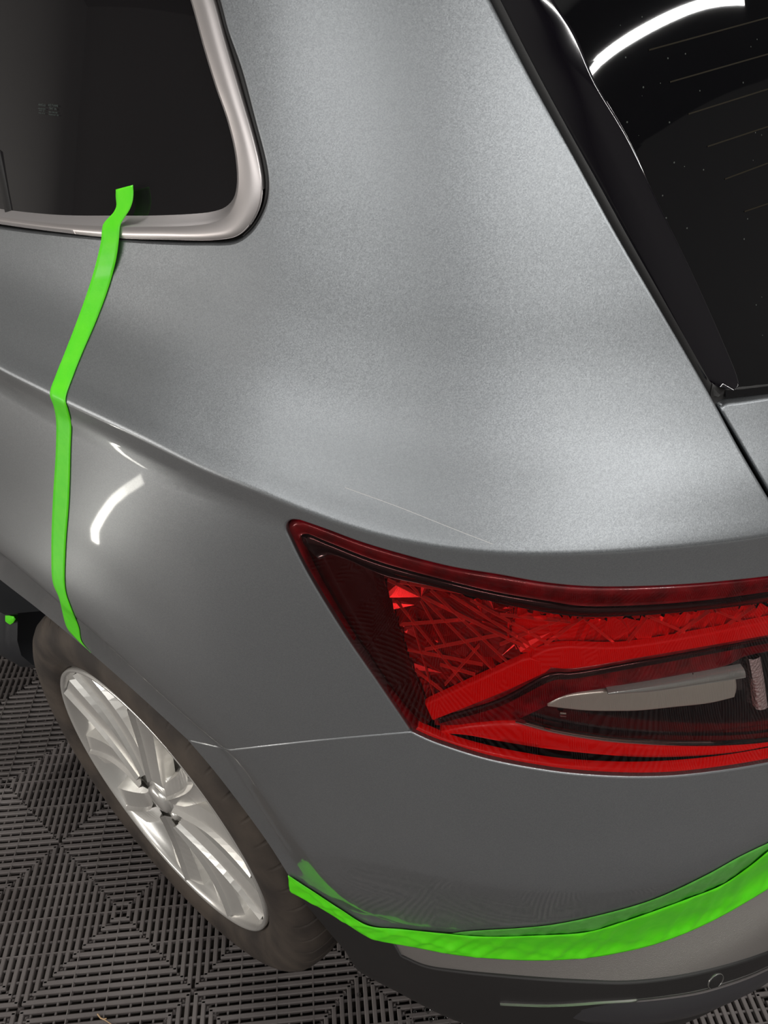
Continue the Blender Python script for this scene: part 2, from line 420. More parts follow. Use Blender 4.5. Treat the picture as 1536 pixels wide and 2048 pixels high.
wall('wall_front', [(x0, y1, -.012), (x1, y1, -.012), (x1, y1, zt), (x0, y1, zt)], M_wall)
wall('ceiling', [(x0, y0, zt), (x0, y1, zt), (x1, y1, zt), (x1, y0, zt)], M_ceil)

# ------------------------------------------------------------------ car body
car = empty('car', (.85, 0, 0))
tag(car, 'silver grey car seen over its left rear corner, parked on ribbed floor tiles', 'car')
def keep_world(o):
    o.matrix_parent_inverse = Matrix.Translation((-.85, 0, 0))
def P(name, *a, **k):
    o = panel(name, *a, **k); 
    if o.parent is car: keep_world(o)
    return o
def LF(name, *a, **k):
    o = loft(name, *a, **k)
    if o.parent is car: keep_world(o)
    return o
arch_a = px([(-170, 1022), (0, 1160), (80, 1222), (180, 1305), (280, 1393), (375, 1480)])
arch_b = px([(375, 1480), (430, 1545), (480, 1610), (535, 1686), (580, 1757)])
arch_c = px([(580, 1757), (640, 1838), (690, 1898)])
seam = np.vstack([px([(375, 1480), (460, 1500)]), px([(460, 1500), (640, 1480), (821, 1464)])])
lens_left = px([(821, 1463), (759, 1372), (686, 1266), (613, 1146), (580, 1080), (571, 1058), (574, 1046), (584, 1040), (600, 1041)], step=5)
lens_top = px([(600, 1041), (649, 1058), (722, 1085), (813, 1112), (905, 1135), (996, 1150), (1087, 1166), (1174, 1174), (1279, 1174), (1384, 1169), (1454, 1163), (1536, 1154), (1632, 1140)])
lens_bot = px([(821, 1464), (850, 1478), (886, 1492), (977, 1520), (1100, 1543), (1174, 1551), (1262, 1555), (1349, 1553), (1454, 1541), (1536, 1527), (1632, 1506)])
gapL = px([(1632, 1150), (1590, 1085), (1536, 997), (1480, 902), (1423, 798), (1315, 612), (1232, 470), (1149, 320), (1058, 156), (975, -4), (915, -115)])
winO = px([(400, -115), (439, 0), (455, 60), (482, 137), (508, 234), (533, 332), (537, 371), (533, 405), (519, 438), (498, 466), (469, 484), (410, 487), (320, 485), (242, 480), (117, 469), (0, 455), (-80, 440), (-170, 424)], step=6)
# feature points following the crease so the mesh keeps it crisp
tt = np.linspace(-.30, 1.0, 330)
cz = pchip(tt, *CR.T)
crease_pts = [np.stack([tt, cz+d], 1) for d in (.012, .006, .0025, 0, -.003, -.006, -.009, -.012, -.018)]
quarter = P('quarter_panel', [arch_a, seam[1:], lens_left[1:], lens_top[1:], gapL, winO, arch_a[:1]], [M_matt, M_gloss], car,
            sp_=.0085, extra=crease_pts, split=lambda c: 1 if (c[2] < float(pchip(math.atan2(Y0-c[1], XC-c[0]), *CR.T))) else 0)
quarter['label'] = 'rear quarter panel, dull above the crease and glossy below it'
# inner shell that shows as black in the gaps
shellA = [px([(1700, 1240), (1536, 1010), (1423, 810)]), px([(1423, 810), (1232, 490), (1058, 176), (915, -80)]), px([(960, -115), (1058, 146), (1232, 460), (1460, 790), (1600, 1010), (1740, 1220)])]
P('gap_shell', shellA, M_gap, car, off=.012, gap=0, lip=0, sp_=.02)
LF('seam_shadow', [(seam+np.array([0, .010]), .008), (seam-np.array([0, .010]), .008)], M_gap, car, n=80)
# bumper
paintE = px([(580, 1766), (660, 1815), (743, 1864)], step=5)
paintF = px([(743, 1864), (820, 1877), (905, 1887), (1000, 1893), (1073, 1896), (1175, 1889), (1309, 1856), (1444, 1801), (1536, 1742), (1632, 1672)])
right_b = np.array([lens_bot[-1], paintF[-1]])
tb = np.linspace(.42, 1.15, 160)
un_pts = [np.stack([tb, pchip(tb, *UN.T)+d], 1) for d in (.006, 0, -.006, -.014, -.024, -.036, -.05)]
P('bumper_cover', [seam, lens_bot[1:], np.array([(1.2, .80), (1.6, .79), (1.6, .50), (1.2, .502)]), paintF[::-1], paintE[::-1], arch_b[::-1]], M_gloss, car, sp_=.0085, extra=un_pts)
ledge = px([(800, 1910), (850, 1932), (920, 1943), (1000, 1951), (1100, 1959), (1175, 1963), (1250, 1965), (1350, 1955), (1450, 1933), (1536, 1905), (1600, 1876)])
ccl = P('bumper_cladding', [paintF, np.array([(1.2, .50), (1.6, .498), (1.6, .43), (1.25, .432)]), ledge[::-1]], M_clad, car, off=.001, gap=.0004, sp_=.009)
ccl['label'] = 'grainy grey plastic strip of the bumper below the tape'
zb = .235
low_curve = np.stack([np.linspace(1.6, .545, 80), np.full(80, zb)], 1)
P('bumper_lower', [paintE, paintF[:6], ledge, np.array([(1.25, .431), (1.6, .429)]), low_curve, px([(690, 1898), (640, 1838), (580, 1766)])], M_plastic, car, off=-.002, gap=.0004, sp_=.012)
# bright edge and lower lip on the black lower bumper
tr = px([(1000, 2008), (1100, 2011), (1205, 2005), (1260, 2002), (1330, 1995), (1399, 1984), (1455, 1968), (1500, 1952), (1536, 1936), (1600, 1905)], off=-.003)
tr = resample(tr, 80); tw = np.clip(np.linspace(-.5, 1.6, 80), 0, 1)[:, None]*np.array([[0, 1]])
LF('bumper_edge_line', [(tr+tw*.0024, -.0012), (tr+tw*.0018, -.0036), (tr+tw*.0003, -.0048), (tr-tw*.0016, -.0046), (tr-tw*.003, -.0030)], M_trim, car, n=80)
def ramp(v): return list(.006+(v-.006)*np.clip(np.linspace(0, 2.4, 40), 0, 1))
LF('lower_valance', [(tr+[0, .001], ramp(-.0016)), (tr-[0, .002], ramp(-.0036)), (tr-[0, .012], ramp(-.0085)), (tr-[0, .026], ramp(-.010)), (tr-[0, .042], ramp(-.006)), (tr-[0, .05], .006), (tr-[0, .055], .03)], M_valance, car, n=80)
# parking sensor
sth, sz, _ = solve([(1431, 1962)], -.002)
sp0 = S(sth, sz, -.002)[0]; sn = normal(sth, sz)[0]
Q = Vector(sn).to_track_quat('Z', 'Y').to_matrix()
def lathe(prof, n, m, name, parent, mtx, closed=False):
    V = []; F = []
    for i in range(n):
        a = 2*math.pi*i/n
        for (r, h) in prof: V.append(mtx @ Vector((r*math.cos(a), r*math.sin(a), h)))
    k = len(prof)
    for i in range(n):
        j = (i+1) % n
        for q in range(k-1): F.append((i*k+q, j*k+q, j*k+q+1, i*k+q+1))
    o = link(name, V, F, m, parent)
    bm = bmesh.new(); bm.from_mesh(o.data); bmesh.ops.remove_doubles(bm, verts=bm.verts, dist=1e-6); bmesh.ops.recalc_face_normals(bm, faces=bm.faces); bm.to_mesh(o.data); bm.free()
    return o
MS = Matrix.Translation(Vector(sp0)) @ Q.to_4x4()
sens = lathe([(0, .0012), (.0095, .0012), (.0102, .0006), (.0104, -.004)], 32, M_plastic, 'parking_sensor', car, MS); keep_world(sens)
sr = lathe([(.0107, -.002), (.0107, .0012), (.0113, .0014), (.0117, .0008), (.0119, -.002)], 40, mat('worn_ring', (.30, .29, .28), .25, .6), 'sensor_ring', sens, MS)

# ------------------------------------------------------------------ side window
T_out = px([(388, -115), (426, 0), (448, 80), (482, 195), (505, 273), (519, 332), (524, 371), (520, 410), (504, 445), (477, 472), (430, 481), (330, 480), (234, 477), (117, 465), (0, 449), (-80, 435), (-170, 419)], off=-.001, step=6)
T_flat = px([(344, -115), (383, 0), (410, 98), (434, 176), (457, 242), (473, 312), (476, 371), (470, 402), (456, 428), (430, 443), (391, 450), (300, 453), (242, 453), (117, 447), (0, 433), (-80, 420), (-170, 405)], off=-.001, step=6)
G_edge = px([(340, -115), (379, 0), (406, 98), (430, 176), (453, 242), (469, 312), (472, 371), (465, 398), (449, 414), (425, 422), (391, 426), (300, 430), (242, 430), (117, 429), (20, 420), (0, 417), (-80, 403), (-170, 388)], off=.010, step=6)
sw = P('side_window', [G_edge, px([(-170, 388), (-170, -115)], off=.010), px([(-170, -115), (340, -115)], off=.010)], M_glass, car, off=.010, gap=-.002, lip=0, sp_=.014)
sw['label'] = 'dark privacy glass of the rear side window'
winO_ = resample(winO, 220); T_out = resample(T_out, 220); T_flat = resample(T_flat, 220); Ge = resample(G_edge, 220)
wt = LF('window_trim', [(T_out, .006), (T_out, .0005), (T_out*.98+T_flat*.02, -.0006), (T_out*.94+T_flat*.06, -.0012), (T_out*.5+T_flat*.5, -.0014), (T_out*.05+T_flat*.95, -.0012), (T_flat, -.0008), (T_flat*.75+Ge*.25, .0026), (T_flat*.3+Ge*.7, .0085), (Ge, .0106)], M_trim, car, n=220)
LF('window_seal', [(winO_, .004), (winO_*.5+T_out*.5, .0005), (T_out, .005)], M_seal, car, n=220)
LF('window_divider', [(px([(-16, 300), (-6, 360), (6, 425)], off=.008), .010), (px([(-8, 300), (2, 360), (14, 424)], off=.008), .006), (px([(-4, 300), (8, 360), (20, 422)], off=.008), .0105)], M_seal, car, n=20)
# tiny printed approval mark in the glass
th_, z_, _ = solve([(96, 217), (116, 219), (96, 200)], .0095)
p0, pr_, pu = S(th_, z_, .0094); nn = Vector(normal(th_[:1], z_[:1])[0])
xa = (Vector(pr_)-Vector(p0)); sc_ = xa.length/20; xa.normalize(); ya = nn.cross(xa).normalized()
if ya.dot(Vector(pu)-Vector(p0)) < 0: ya = -ya
vlen = (Vector(pu)-Vector(p0)).length/17
M_print = mat('faint_print', (.05, .075, .068), .6)
def text(s, dx, dy, size, parent):
    cu = bpy.data.curves.new('print', 'FONT'); cu.body = s; cu.size = 1
    o = bpy.data.objects.new('tmp', cu); C.objects.link(o)
    me = bpy.data.meshes.new_from_object(o); bpy.data.objects.remove(o)
    vs = [v.co.copy() for v in me.vertices]; wd = max(v.x for v in vs)
    for v in me.vertices:
        v.co = Vector(p0)+nn*.0006+xa*((dx+v.co.x/wd*size[0])*sc_)+ya*((dy+v.co.y*size[1])*vlen)
    me.materials.append(M_print)
    q = bpy.data.objects.new('glass_print', me); C.objects.link(q); q.parent = parent; return q
for s, dx, dy, size in (('ANGLE', -18, 4, (15, 6)), ('43R-001583', -19, -3, (15, 3.5)), ('DOT 24', -17, -7, (11, 3.5)), ('M2-AS3', -18, -12, (13, 3.5)), ('ACS TUNNE', 2, 5, (20, 6)), ('TINT 20L', 4, -1.5, (15, 6)), ('E8 43R-00', 3, -8, (17, 4)), ('TRANSP 20', 2, -13, (20, 4))):
    text(s, dx, dy, size, sw)

# ------------------------------------------------------------------ tailgate
tgL = px([(1444, 817), (1480, 876), (1536, 970), (1590, 1062), (1700, 1250)])
tgT = px([(1700, 782), (1600, 793), (1536, 800), (1481, 808), (1452, 812), (1444, 817)])
eT, eB = lens_top[-1], lens_bot[-1]
tgL2 = px([(1444, 817), (1480, 876), (1536, 970), (1590, 1062), (1640, 1150)])
P('tailgate_panel', [tgL2, np.array([(eT[0]+.012, eT[1]), (eB[0]+.012, eB[1]), (eB[0]+.02, .815), (1.6, .80), (1.6, tgT[0, 1])]), tgT[:-1]], M_matt, car, sp_=.012, gap=.0004)
rw = P('rear_window', [px([(1010, -115), (1075, 0), (1165, 160), (1230, 270), (1290, 403), (1350, 531), (1415, 672), (1445, 745), (1452, 797)], off=.0035), px([(1452, 797), (1536, 787), (1640, 772), (1740, 760)], off=.0035), np.array([(1.6, 1.12), (1.6, 1.45), (1.1, 1.45)]), px([(1740, -100), (1740, -115)], off=.0035)], M_glass, car, off=.0035, gap=0, lip=0, sp_=.012)
rw['label'] = 'black tinted rear window with fine heating lines'
for a, b in (((1298, 100), (1536, 35)), ((1340, 164), (1536, 108)), ((1377, 228), (1536, 178)), ((1415, 293), (1536, 253)), ((1450, 358), (1536, 326)), ((1489, 423), (1536, 407))):
    a = np.array(a); b = np.array(b); e_ = a+(b-a)*1.6
    c1 = px([tuple(a), tuple(e_)], off=.0032)
    LF('heating_line', [(c1+[0, .0004], .0031), (c1-[0, .0004], .0031)], mat('heater_wire', (.022, .017, .009), .6, spec=.1) if 'heater_wire' not in bpy.data.materials else bpy.data.materials['heater_wire'], rw, n=12)
for o in [o for o in bpy.data.objects if o.name.startswith('heating_line')]: o.parent = rw
trL = px([(935, -115), (995, 0), (1041, 91), (1132, 257), (1211, 394), (1315, 581), (1356, 656), (1405, 745), (1421, 771), (1432, 779)], off=-.002)
trR = px([(1052, -115), (1107, 0), (1149, 66), (1190, 162), (1253, 270), (1315, 403), (1377, 531), (1440, 672), (1472, 752), (1474, 768), (1464, 777)], off=-.002)
nT = 140; a_ = resample(trL, nT); b_ = resample(trR, nT)
LF('pillar_trim', [(a_, .010), (a_, .007), (a_*.97+b_*.03, .0052), (a_*.9+b_*.1, .0042), (a_*.5+b_*.5, -.0002), (a_*.06+b_*.94, -.0050), (a_*.02+b_*.98, -.0048), (b_, -.0028), (b_, .005)], M_gloss_black, car, n=nT)['label'] = 'gloss black trim between painted pillar and rear glass'
bl = px([(1425, 790), (1450, 797), (1536, 790), (1640, 777)], off=.003)
LF('glass_seal', [(bl+[0, .012], .009), (bl+[0, .006], .003), (bl, .006), (bl-[0, .010], .008)], M_seal, car, n=50)
ga = px([(1423, 797), (1315, 614), (1232, 474), (1149, 325), (1058, 160), (975, -2), (920, -115)], off=.004)
LF('pillar_seal', [(ga-[.0, .0], .009), (ga+[.007, .0], .004), (ga+[.014, 0], .008), (ga+[.022, 0], .009)], M_seal, car, n=120)

# dust specks on the rear glass
M_glass2 = mat('dusty_tinted_glass', (.004, .004, .005), .02, 0, 0, .0, .5)
N, L, b = nodes(M_glass2)
tc = N.new('ShaderNodeTexCoord'); v = N.new('ShaderNodeTexVoronoi'); v.inputs['Scale'].default_value = 150
lt = N.new('ShaderNodeMath'); lt.operation = 'LESS_THAN'; lt.inputs[1].default_value = .085
sp2 = N.new('ShaderNodeSeparateColor'); g2 = N.new('ShaderNodeMath'); g2.operation = 'GREATER_THAN'; g2.inputs[1].default_value = .72
mu = N.new('ShaderNodeMath'); mu.operation = 'MULTIPLY'; mx = N.new('ShaderNodeMix'); mx.data_type = 'RGBA'
mx.inputs[6].default_value = (.004, .004, .005, 1); mx.inputs[7].default_value = (.10, .11, .10, 1)
L.new(tc.outputs['Object'], v.inputs['Vector']); L.new(v.outputs['Distance'], lt.inputs[0]); L.new(v.outputs['Color'], sp2.inputs[0]); L.new(sp2.outputs[0], g2.inputs[0])
L.new(lt.outputs[0], mu.inputs[0]); L.new(g2.outputs[0], mu.inputs[1]); L.new(mu.outputs[0], mx.inputs[0]); L.new(mx.outputs[2], b.inputs['Base Color'])
rw.data.materials.clear(); rw.data.materials.append(M_glass2)
# hairline scratch on the dulled panel
sc1 = px([(560, 965), (690, 975), (800, 1015), (900, 1055), (985, 1088)][1:], off=-.0002)
LF('scratch', [(sc1+[0, .00022], -.0002), (sc1-[0, .00022], -.0002)], mat('scratch_grey', (.62, .62, .62), .5), car, n=40)

# ------------------------------------------------------------------ tail light
tl = empty('tail_light', (0, 0, 0), car); keep_world(tl); tl['label'] = 'red wraparound tail light with a clear reversing section'
def LP(name, loops, m, off, sp_=.010, lip=.004, **k): return panel(name, loops, m, tl, off=off, sp_=sp_, gap=k.pop('gap', 0), lip=lip, **k)
X1, X2 = 1632, 1632
# outline loops at their own depths
def pl(*pts, off=0., step=8.):
    return px([tuple(p) for p in pts], off=off, step=step)
clearO = [(1031, 1441), (1087, 1415), (1129, 1392), (1209, 1377), (1349, 1352), (1454, 1331), (1489, 1314), (1536, 1303), (1632, 1285)]
clearB = [(1632, 1462), (1536, 1480), (1440, 1487), (1349, 1487), (1280, 1484), (1209, 1478), (1105, 1461), (1031, 1441)]
lens_loop = [lens_left, lens_top[1:], lens_bot[::-1]]
lensL = px([(821, 1463), (759, 1372), (686, 1266), (613, 1146), (580, 1080), (571, 1058), (574, 1046), (584, 1040), (600, 1041)], step=5)
panel('red_lens', [lensL, lens_top[1:], pl(*clearO[::-1]), pl(*clearB[::-1])[1:], lens_bot[::-1]], M_lens, tl, sp_=.009, gap=.0016, lip=.0)
panel('clear_lens', [pl(*clearO), pl(*clearB)], M_clear, tl, sp_=.009, gap=-.0012, lip=.0, off=.0004)
dep = .030
LP('lamp_housing', [px([(821, 1463), (759, 1372), (686, 1266), (613, 1146), (580, 1080), (571, 1058), (574, 1046), (584, 1040), (600, 1041)], off=dep), px([(600, 1041), (722, 1085), (905, 1135), (1087, 1166), (1279, 1174), (1454, 1163), (1632, 1140)], off=dep), px([(1632, 1506), (1536, 1527), (1349, 1553), (1174, 1551), (977, 1520), (821, 1464)], off=dep)], M_ldark, dep, .014, 0, gap=-.01)
# outer crimson rim: along the top, the left edge and the bottom
ro = .006
rimT_o = px([(573, 1062), (576, 1047), (586, 1041), (600, 1042), (649, 1059), (722, 1086), (813, 1113), (905, 1136), (996, 1151), (1087, 1167), (1174, 1175), (1279, 1175), (1384, 1170), (1454, 1164), (1536, 1155), (1632, 1141)], off=ro)
rimT_i = px([(600, 1085), (598, 1073), (610, 1067), (650, 1082), (759, 1124), (905, 1164), (1000, 1186), (1100, 1203), (1157, 1212), (1279, 1211), (1419, 1200), (1536, 1184), (1632, 1170)], off=ro)
def ring(name, o_, i_, m, off, n=120, d=.006):
    a = resample(o_, n); b = resample(i_, n); O = loft(name, [(a, off+d), (a*.98+b*.02, off), (a*.7+b*.3, off-.0015), (a*.3+b*.7, off-.0012), (a*.02+b*.98, off), (b, off+d)], m, tl, n=n); return O
ring('rim_upper', rimT_o, rimT_i, M_lmid, ro)
rimL_o = px([(573, 1062), (613, 1148), (686, 1268), (759, 1374), (822, 1462)], off=ro); rimL_i = px([(600, 1085), (636, 1160), (706, 1278), (776, 1380), (836, 1452)], off=ro)
ring('rim_side', rimL_o, rimL_i, M_lmid, ro)
rimB_o = px([(822, 1464), (886, 1492), (977, 1520), (1100, 1543), (1174, 1551), (1262, 1555), (1349, 1553), (1454, 1541), (1536, 1527), (1632, 1506)], off=ro)
rimB_i = px([(836, 1453), (900, 1480), (990, 1505), (1100, 1525), (1174, 1532), (1262, 1535), (1349, 1532), (1454, 1521), (1536, 1507), (1632, 1488)], off=ro)
ring('rim_lower', rimB_o, rimB_i, M_lband, ro)
# bright lower strip under the clear window
s_o = .012
ring('lower_strip', px([(880, 1462), (905, 1456), (960, 1448), (1031, 1445), (1105, 1465), (1209, 1481), (1280, 1487), (1349, 1490), (1440, 1490), (1536, 1483), (1632, 1466)], off=s_o), px([(870, 1466), (930, 1470), (1000, 1483), (1087, 1497), (1209, 1510), (1314, 1515), (1454, 1507), (1536, 1493), (1632, 1474)], off=s_o), M_lband, s_o)
# faceted crystal field
fo = .018
top = [(770, 1156), (868, 1174), (1000, 1207), (1140, 1232), (1244, 1233), (1384, 1223), (1536, 1205), (1632, 1190)]
bot = [(1632, 1232), (1536, 1246), (1419, 1270), (1244, 1297), (1105, 1300), (1052, 1306), (853, 1406)]
def facet_off(th, z, off): return off+rng.uniform(-.0055, .0055, len(th))*1.0
LP('crystal_reflector', [pl((1030, 1212), (1140, 1232), *top[4:], off=fo), pl(*bot[:6], off=fo), pl(bot[5], (1020, 1270), (1030, 1212), off=fo)], M_lfacet2, fo, .022, .004, offf=facet_off, flat=True, jitter=.008)
LP('crystal_reflector', [pl(*top[:2], (1030, 1212), off=fo), pl((1030, 1212), (1020, 1270), bot[5], off=fo), pl(bot[5], bot[6], off=fo), pl(bot[6], (810, 1275), top[0], off=fo)], M_lfacet, fo, .015, .004, offf=facet_off, flat=True, jitter=.006)
# slender ridges crossing the crystal
def bar3(p, q, off, wd, m, name, par):
    c = px([p, q], off=off, step=12)
    if len(c) < 2: return
    r = resample(c, 8); t = np.diff(r, axis=0)*[KT, 1]; t = np.vstack([t, t[-1:]]); t /= np.linalg.norm(t, axis=1)[:, None]
    nrm = np.stack([-t[:, 1]/KT, t[:, 0]], 1)*wd
    V = []; F = []
    for s, o in ((-1, .002), (-.3, -.0012), (.3, -.0012), (1, .002)): V += list(S(*(r+nrm*s).T, off+o))
    for k in range(3):
        for i in range(7): F.append((k*8+i, k*8+i+1, k*8+8+i+1, k*8+8+i))
    return link(name, V, orient_out(V, F), m, par, False)
ridge = mat('bright_red_ridge', (1, .10, .08), .12, .3, .8, .02)  # pinkish colour stands in for glints along the facet edges
for p, q in (((775, 1160), (1060, 1300)), ((800, 1165), (1100, 1215)), ((790, 1200), (930, 1370)), ((815, 1165), (985, 1340)), ((860, 1180), (1020, 1330)), ((800, 1250), (930, 1240)), ((815, 1300), (965, 1330)),
             ((830, 1340), (900, 1395)), ((900, 1190), (1090, 1310)), ((940, 1200), (1110, 1295)), ((1000, 1230), (1140, 1245)), ((1090, 1290), (1165, 1236)), ((1165, 1236), (1240, 1297)), ((1000, 1290), (1120, 1240)),
             ((1300, 1228), (1250, 1292)), ((1290, 1230), (1400, 1280)), ((1420, 1222), (1340, 1280)), ((1100, 1292), (1230, 1288)), ((820, 1230), (870, 1400)), ((850, 1300), (1000, 1270)), ((1430, 1222), (1500, 1250)), ((1510, 1212), (1440, 1262)), ((880, 1330), (950, 1350)), ((840, 1200), (890, 1290)), ((960, 1290), (890, 1370))):
    bar3(p, q, fo-.004, .0006, ridge, 'facet_ridge', tl)
# dark frame round the crystal
fr = .011
ring('dark_frame_upper', px([(598, 1074), (612, 1068), (650, 1083), (759, 1125), (905, 1165), (1000, 1187), (1100, 1204), (1157, 1213), (1279, 1212), (1419, 1201), (1536, 1185), (1632, 1171)], off=fr),
     px([(640, 1120), (660, 1110), (690, 1118), (770, 1152), (868, 1174), (1000, 1207), (1140, 1232), (1244, 1233), (1384, 1223), (1536, 1205), (1632, 1190)], off=fr), M_lblack, fr)
ring('dark_frame_side', px([(600, 1078), (636, 1160), (706, 1278), (776, 1380), (842, 1458)], off=fr), px([(740, 1130), (762, 1160), (795, 1250), (825, 1340), (852, 1408), (866, 1440)], off=fr), M_ldark, fr+.002)
# light guide arm and upper band of the C
bo = .009
LP('light_guide_arm', [pl((853, 1410), (1045, 1322), off=bo), pl((1060, 1318), (1087, 1325), (1101, 1336), (1090, 1346), off=bo), pl((1087, 1347), (1000, 1387), (866, 1440), off=bo)], M_lbar, bo, .010, .006, gap=.0006)
LP('light_guide_band', [pl((1062, 1316), (1110, 1298), (1244, 1297), (1419, 1269), (1536, 1245), (1632, 1228), off=bo), pl((1632, 1252), (1536, 1270), (1419, 1291), (1279, 1315), (1140, 1337), (1104, 1335), off=bo)], M_lbar, bo, .010, .006, gap=.0004)
fb = .014
LP('crimson_shelf', [pl((872, 1442), (1000, 1390), (1104, 1338), (1140, 1340), (1279, 1318), (1419, 1294), (1536, 1273), (1632, 1255), off=fb), pl((1632, 1284), (1536, 1302), (1489, 1313), (1454, 1330), (1349, 1351), (1209, 1376), (1129, 1391), (1087, 1414), (1031, 1440), off=fb), pl((1031, 1440), (950, 1448), (872, 1450), off=fb)], M_lmid, fb, .010, .004)
LP('shelf_line', [pl((880, 1441), (1000, 1404), (1104, 1352), (1140, 1351), (1279, 1328), (1419, 1303), (1536, 1281), (1632, 1264), off=.012), pl((1632, 1268), (1536, 1286), (1419, 1308), (1279, 1334), (1140, 1358), (1108, 1360), (1000, 1412), (880, 1447), off=.012)], M_lblack, .012, .010, .003)
# clear reversing-lamp window
co = .016
LP('reverse_bowl', [pl(*clearO, off=co), pl(*clearB, off=co)], M_lblack, co, .012, .004)
LP('reverse_reflector', [pl((1098, 1410), (1129, 1396), (1209, 1386), (1300, 1378), (1400, 1366), (1468, 1354), off=.013), pl((1468, 1354), (1471, 1378), (1468, 1394), off=.013), pl((1468, 1394), (1420, 1405), (1349, 1413), (1279, 1420), (1244, 1421), (1174, 1420), (1098, 1412), off=.013)], M_lgrey, .013, .010, .004, flat=False)
ring('reverse_tube', px([(1215, 1382), (1300, 1370), (1400, 1352), (1487, 1336)], off=.010), px([(1215, 1386), (1300, 1382), (1400, 1368), (1490, 1354)], off=.010), mat('smoked_tube', (.5, .5, .47), .2, .3, .5, .05), .009, n=40)
ring('reverse_knurl', px([(1497, 1318), (1505, 1360), (1512, 1419)], off=.010), px([(1521, 1313), (1529, 1360), (1536, 1415)], off=.010), M_lpink, .010, n=30)
add_bump(M_lpink, 300, 1.0, .002, kind='ShaderNodeTexVoronoi')
ring('clear_edge', pl(*clearB[::-1], off=.008), pl(*[(x, y+4) for x, y in clearB[::-1]], off=.008), M_chrome, .008, n=80, d=.003)
for (x, y) in ((1120, 1430), (1385, 1352)): bar3((x, y), (x+12, y+1), .012, .0012, M_chrome, 'glint_bar', tl)  # short chrome bars shaped as glints in the clear section

# ------------------------------------------------------------------ wheel
RT = .345
wheel = empty('wheel', (.11, 0, RT), car); wheel.matrix_parent_inverse = Matrix.Translation((-.85, 0, 0))
wheel['label'] = 'rear wheel with silver multi-spoke alloy rim and dusty tyre'
MW = Matrix(((0, 0, -1, 0), (0, 1, 0, 0), (1, 0, 0, 0), (0, 0, 0, 1)))   # lathe z -> outboard (-x)
# local wheel frame: origin at wheel centre plane x=.11; outboard face at local x=-.11
def wl(prof): return [(r, .11-x) for r, x in prof]
NT = 54
V = []; F = []
prof = [(.252, .012), (.256, .001), (.270, -.006), (.290, -.010), (.306, -.0095), (.318, -.006), (.328, .000), (.3355, .008), (.3395, .018), (.3425, .030), (.3445, .046), (.3445, .049), (.338, .050), (.338, .057), (.3448, .058), (.345, .085), (.338, .087), (.338, .095), (.345, .097), (.345, .125), (.338, .127), (.338, .135), (.345, .137), (.3445, .165), (.338, .167), (.338, .174), (.3440, .176), (.3425, .195), (.337, .210), (.320, .222), (.290, .228), (.252, .215)]
angs = []
for i in range(NT):
    for f_, g in ((0, 0), (.015, 1), (.085, 1), (.10, 0), (.15, 0), (.55, 0), (.95, 0)): angs.append(((i+f_)/NT*2*math.pi, g))
K = len(prof)
for (a, g) in angs:
    for qi, (r, x) in enumerate(prof):
        rr = r
        aa = a
        if g and (7 <= qi <= 11 or 14 <= qi <= 15 or 18 <= qi <= 19 or 22 <= qi <= 23 or 26 <= qi <= 28): rr = r-(.0055 if qi > 7 else .003)
        aa = a + .9*(x-.03)*(1 if x > .03 else .6)
        V.append((x-.11, rr*math.sin(aa), rr*math.cos(aa)))
n = len(angs)
for i in range(n):
    j = (i+1) % n
    for q in range(K-1): F.append((i*K+q, i*K+q+1, j*K+q+1, j*K+q))
tyre = link('tyre', V, F, M_tyre, wheel)
bm = bmesh.new(); bm.from_mesh(tyre.data); bmesh.ops.recalc_face_normals(bm, faces=bm.faces); bm.to_mesh(tyre.data); bm.free()
def wlathe(name, prof, m, n=120): return lathe([(r, .11-x) for r, x in prof], n, m, name, wheel, MW)
rim = wlathe('rim_barrel', [(.2505, .014), (.2520, .004), (.2510, -.001), (.2480, -.002), (.2440, .001), (.2420, .007), (.2380, .014), (.2330, .024), (.228, .045), (.224, .09), (.224, .19), (.24, .215)], M_alloy)
wlathe('brake_disc', [(.0, .10), (.15, .10), (.15, .125), (.0, .125)], mat('brake_steel', (.25, .24, .23), .4, .9), 60)
wlathe('hub', [(.0, .008), (.028, .008), (.031, .010), (.034, .016), (.056, .012), (.066, .018), (.070, .08)], M_alloy, 60)
cap = wlathe('centre_cap', [(.0, -.002), (.018, -.001), (.0245, .002), (.0265, .010)], M_alloy, 48)
def spoke(a0, wide0, wide1, depth0, depth1, twist, name='spoke'):
    """one broad blade from hub to rim with a raised ridge down its middle"""
    V = []; F = []; nr = 12; cols = (-1, -.8, -.12, 0, .12, .8, 1)
    for i in range(nr):
        t = i/(nr-1); r = .050+t*(.241-.050)
        w_ = (wide0+(wide1-wide0)*t**1.3); ac = a0+twist*t**1.5
        base = .004+.006*math.sin(math.pi*t)
        for c in cols:
            aa = ac+math.asin(max(-.99, min(.99, c*w_/r)))
            dx = {1: .026, .8: .004, .12: .0, 0: -.006}[abs(c)]
            if c > 0: dx += .006*(c)           # facets lean to one side
            V.append((base+dx-.11, r*math.sin(aa), r*math.cos(aa)))
    nc = len(cols)
    for i in range(nr-1):
        for q in range(nc-1): F.append((i*nc+q, i*nc+q+1, (i+1)*nc+q+1, (i+1)*nc+q))
    o = link(name, V, F, M_alloy, wheel, False)
    bm = bmesh.new(); bm.from_mesh(o.data); bmesh.ops.recalc_face_normals(bm, faces=bm.faces)
    if sum(f.normal.x*f.calc_area() for f in bm.faces) > 0: bmesh.ops.reverse_faces(bm, faces=bm.faces)
    bm.to_mesh(o.data); bm.free(); return o
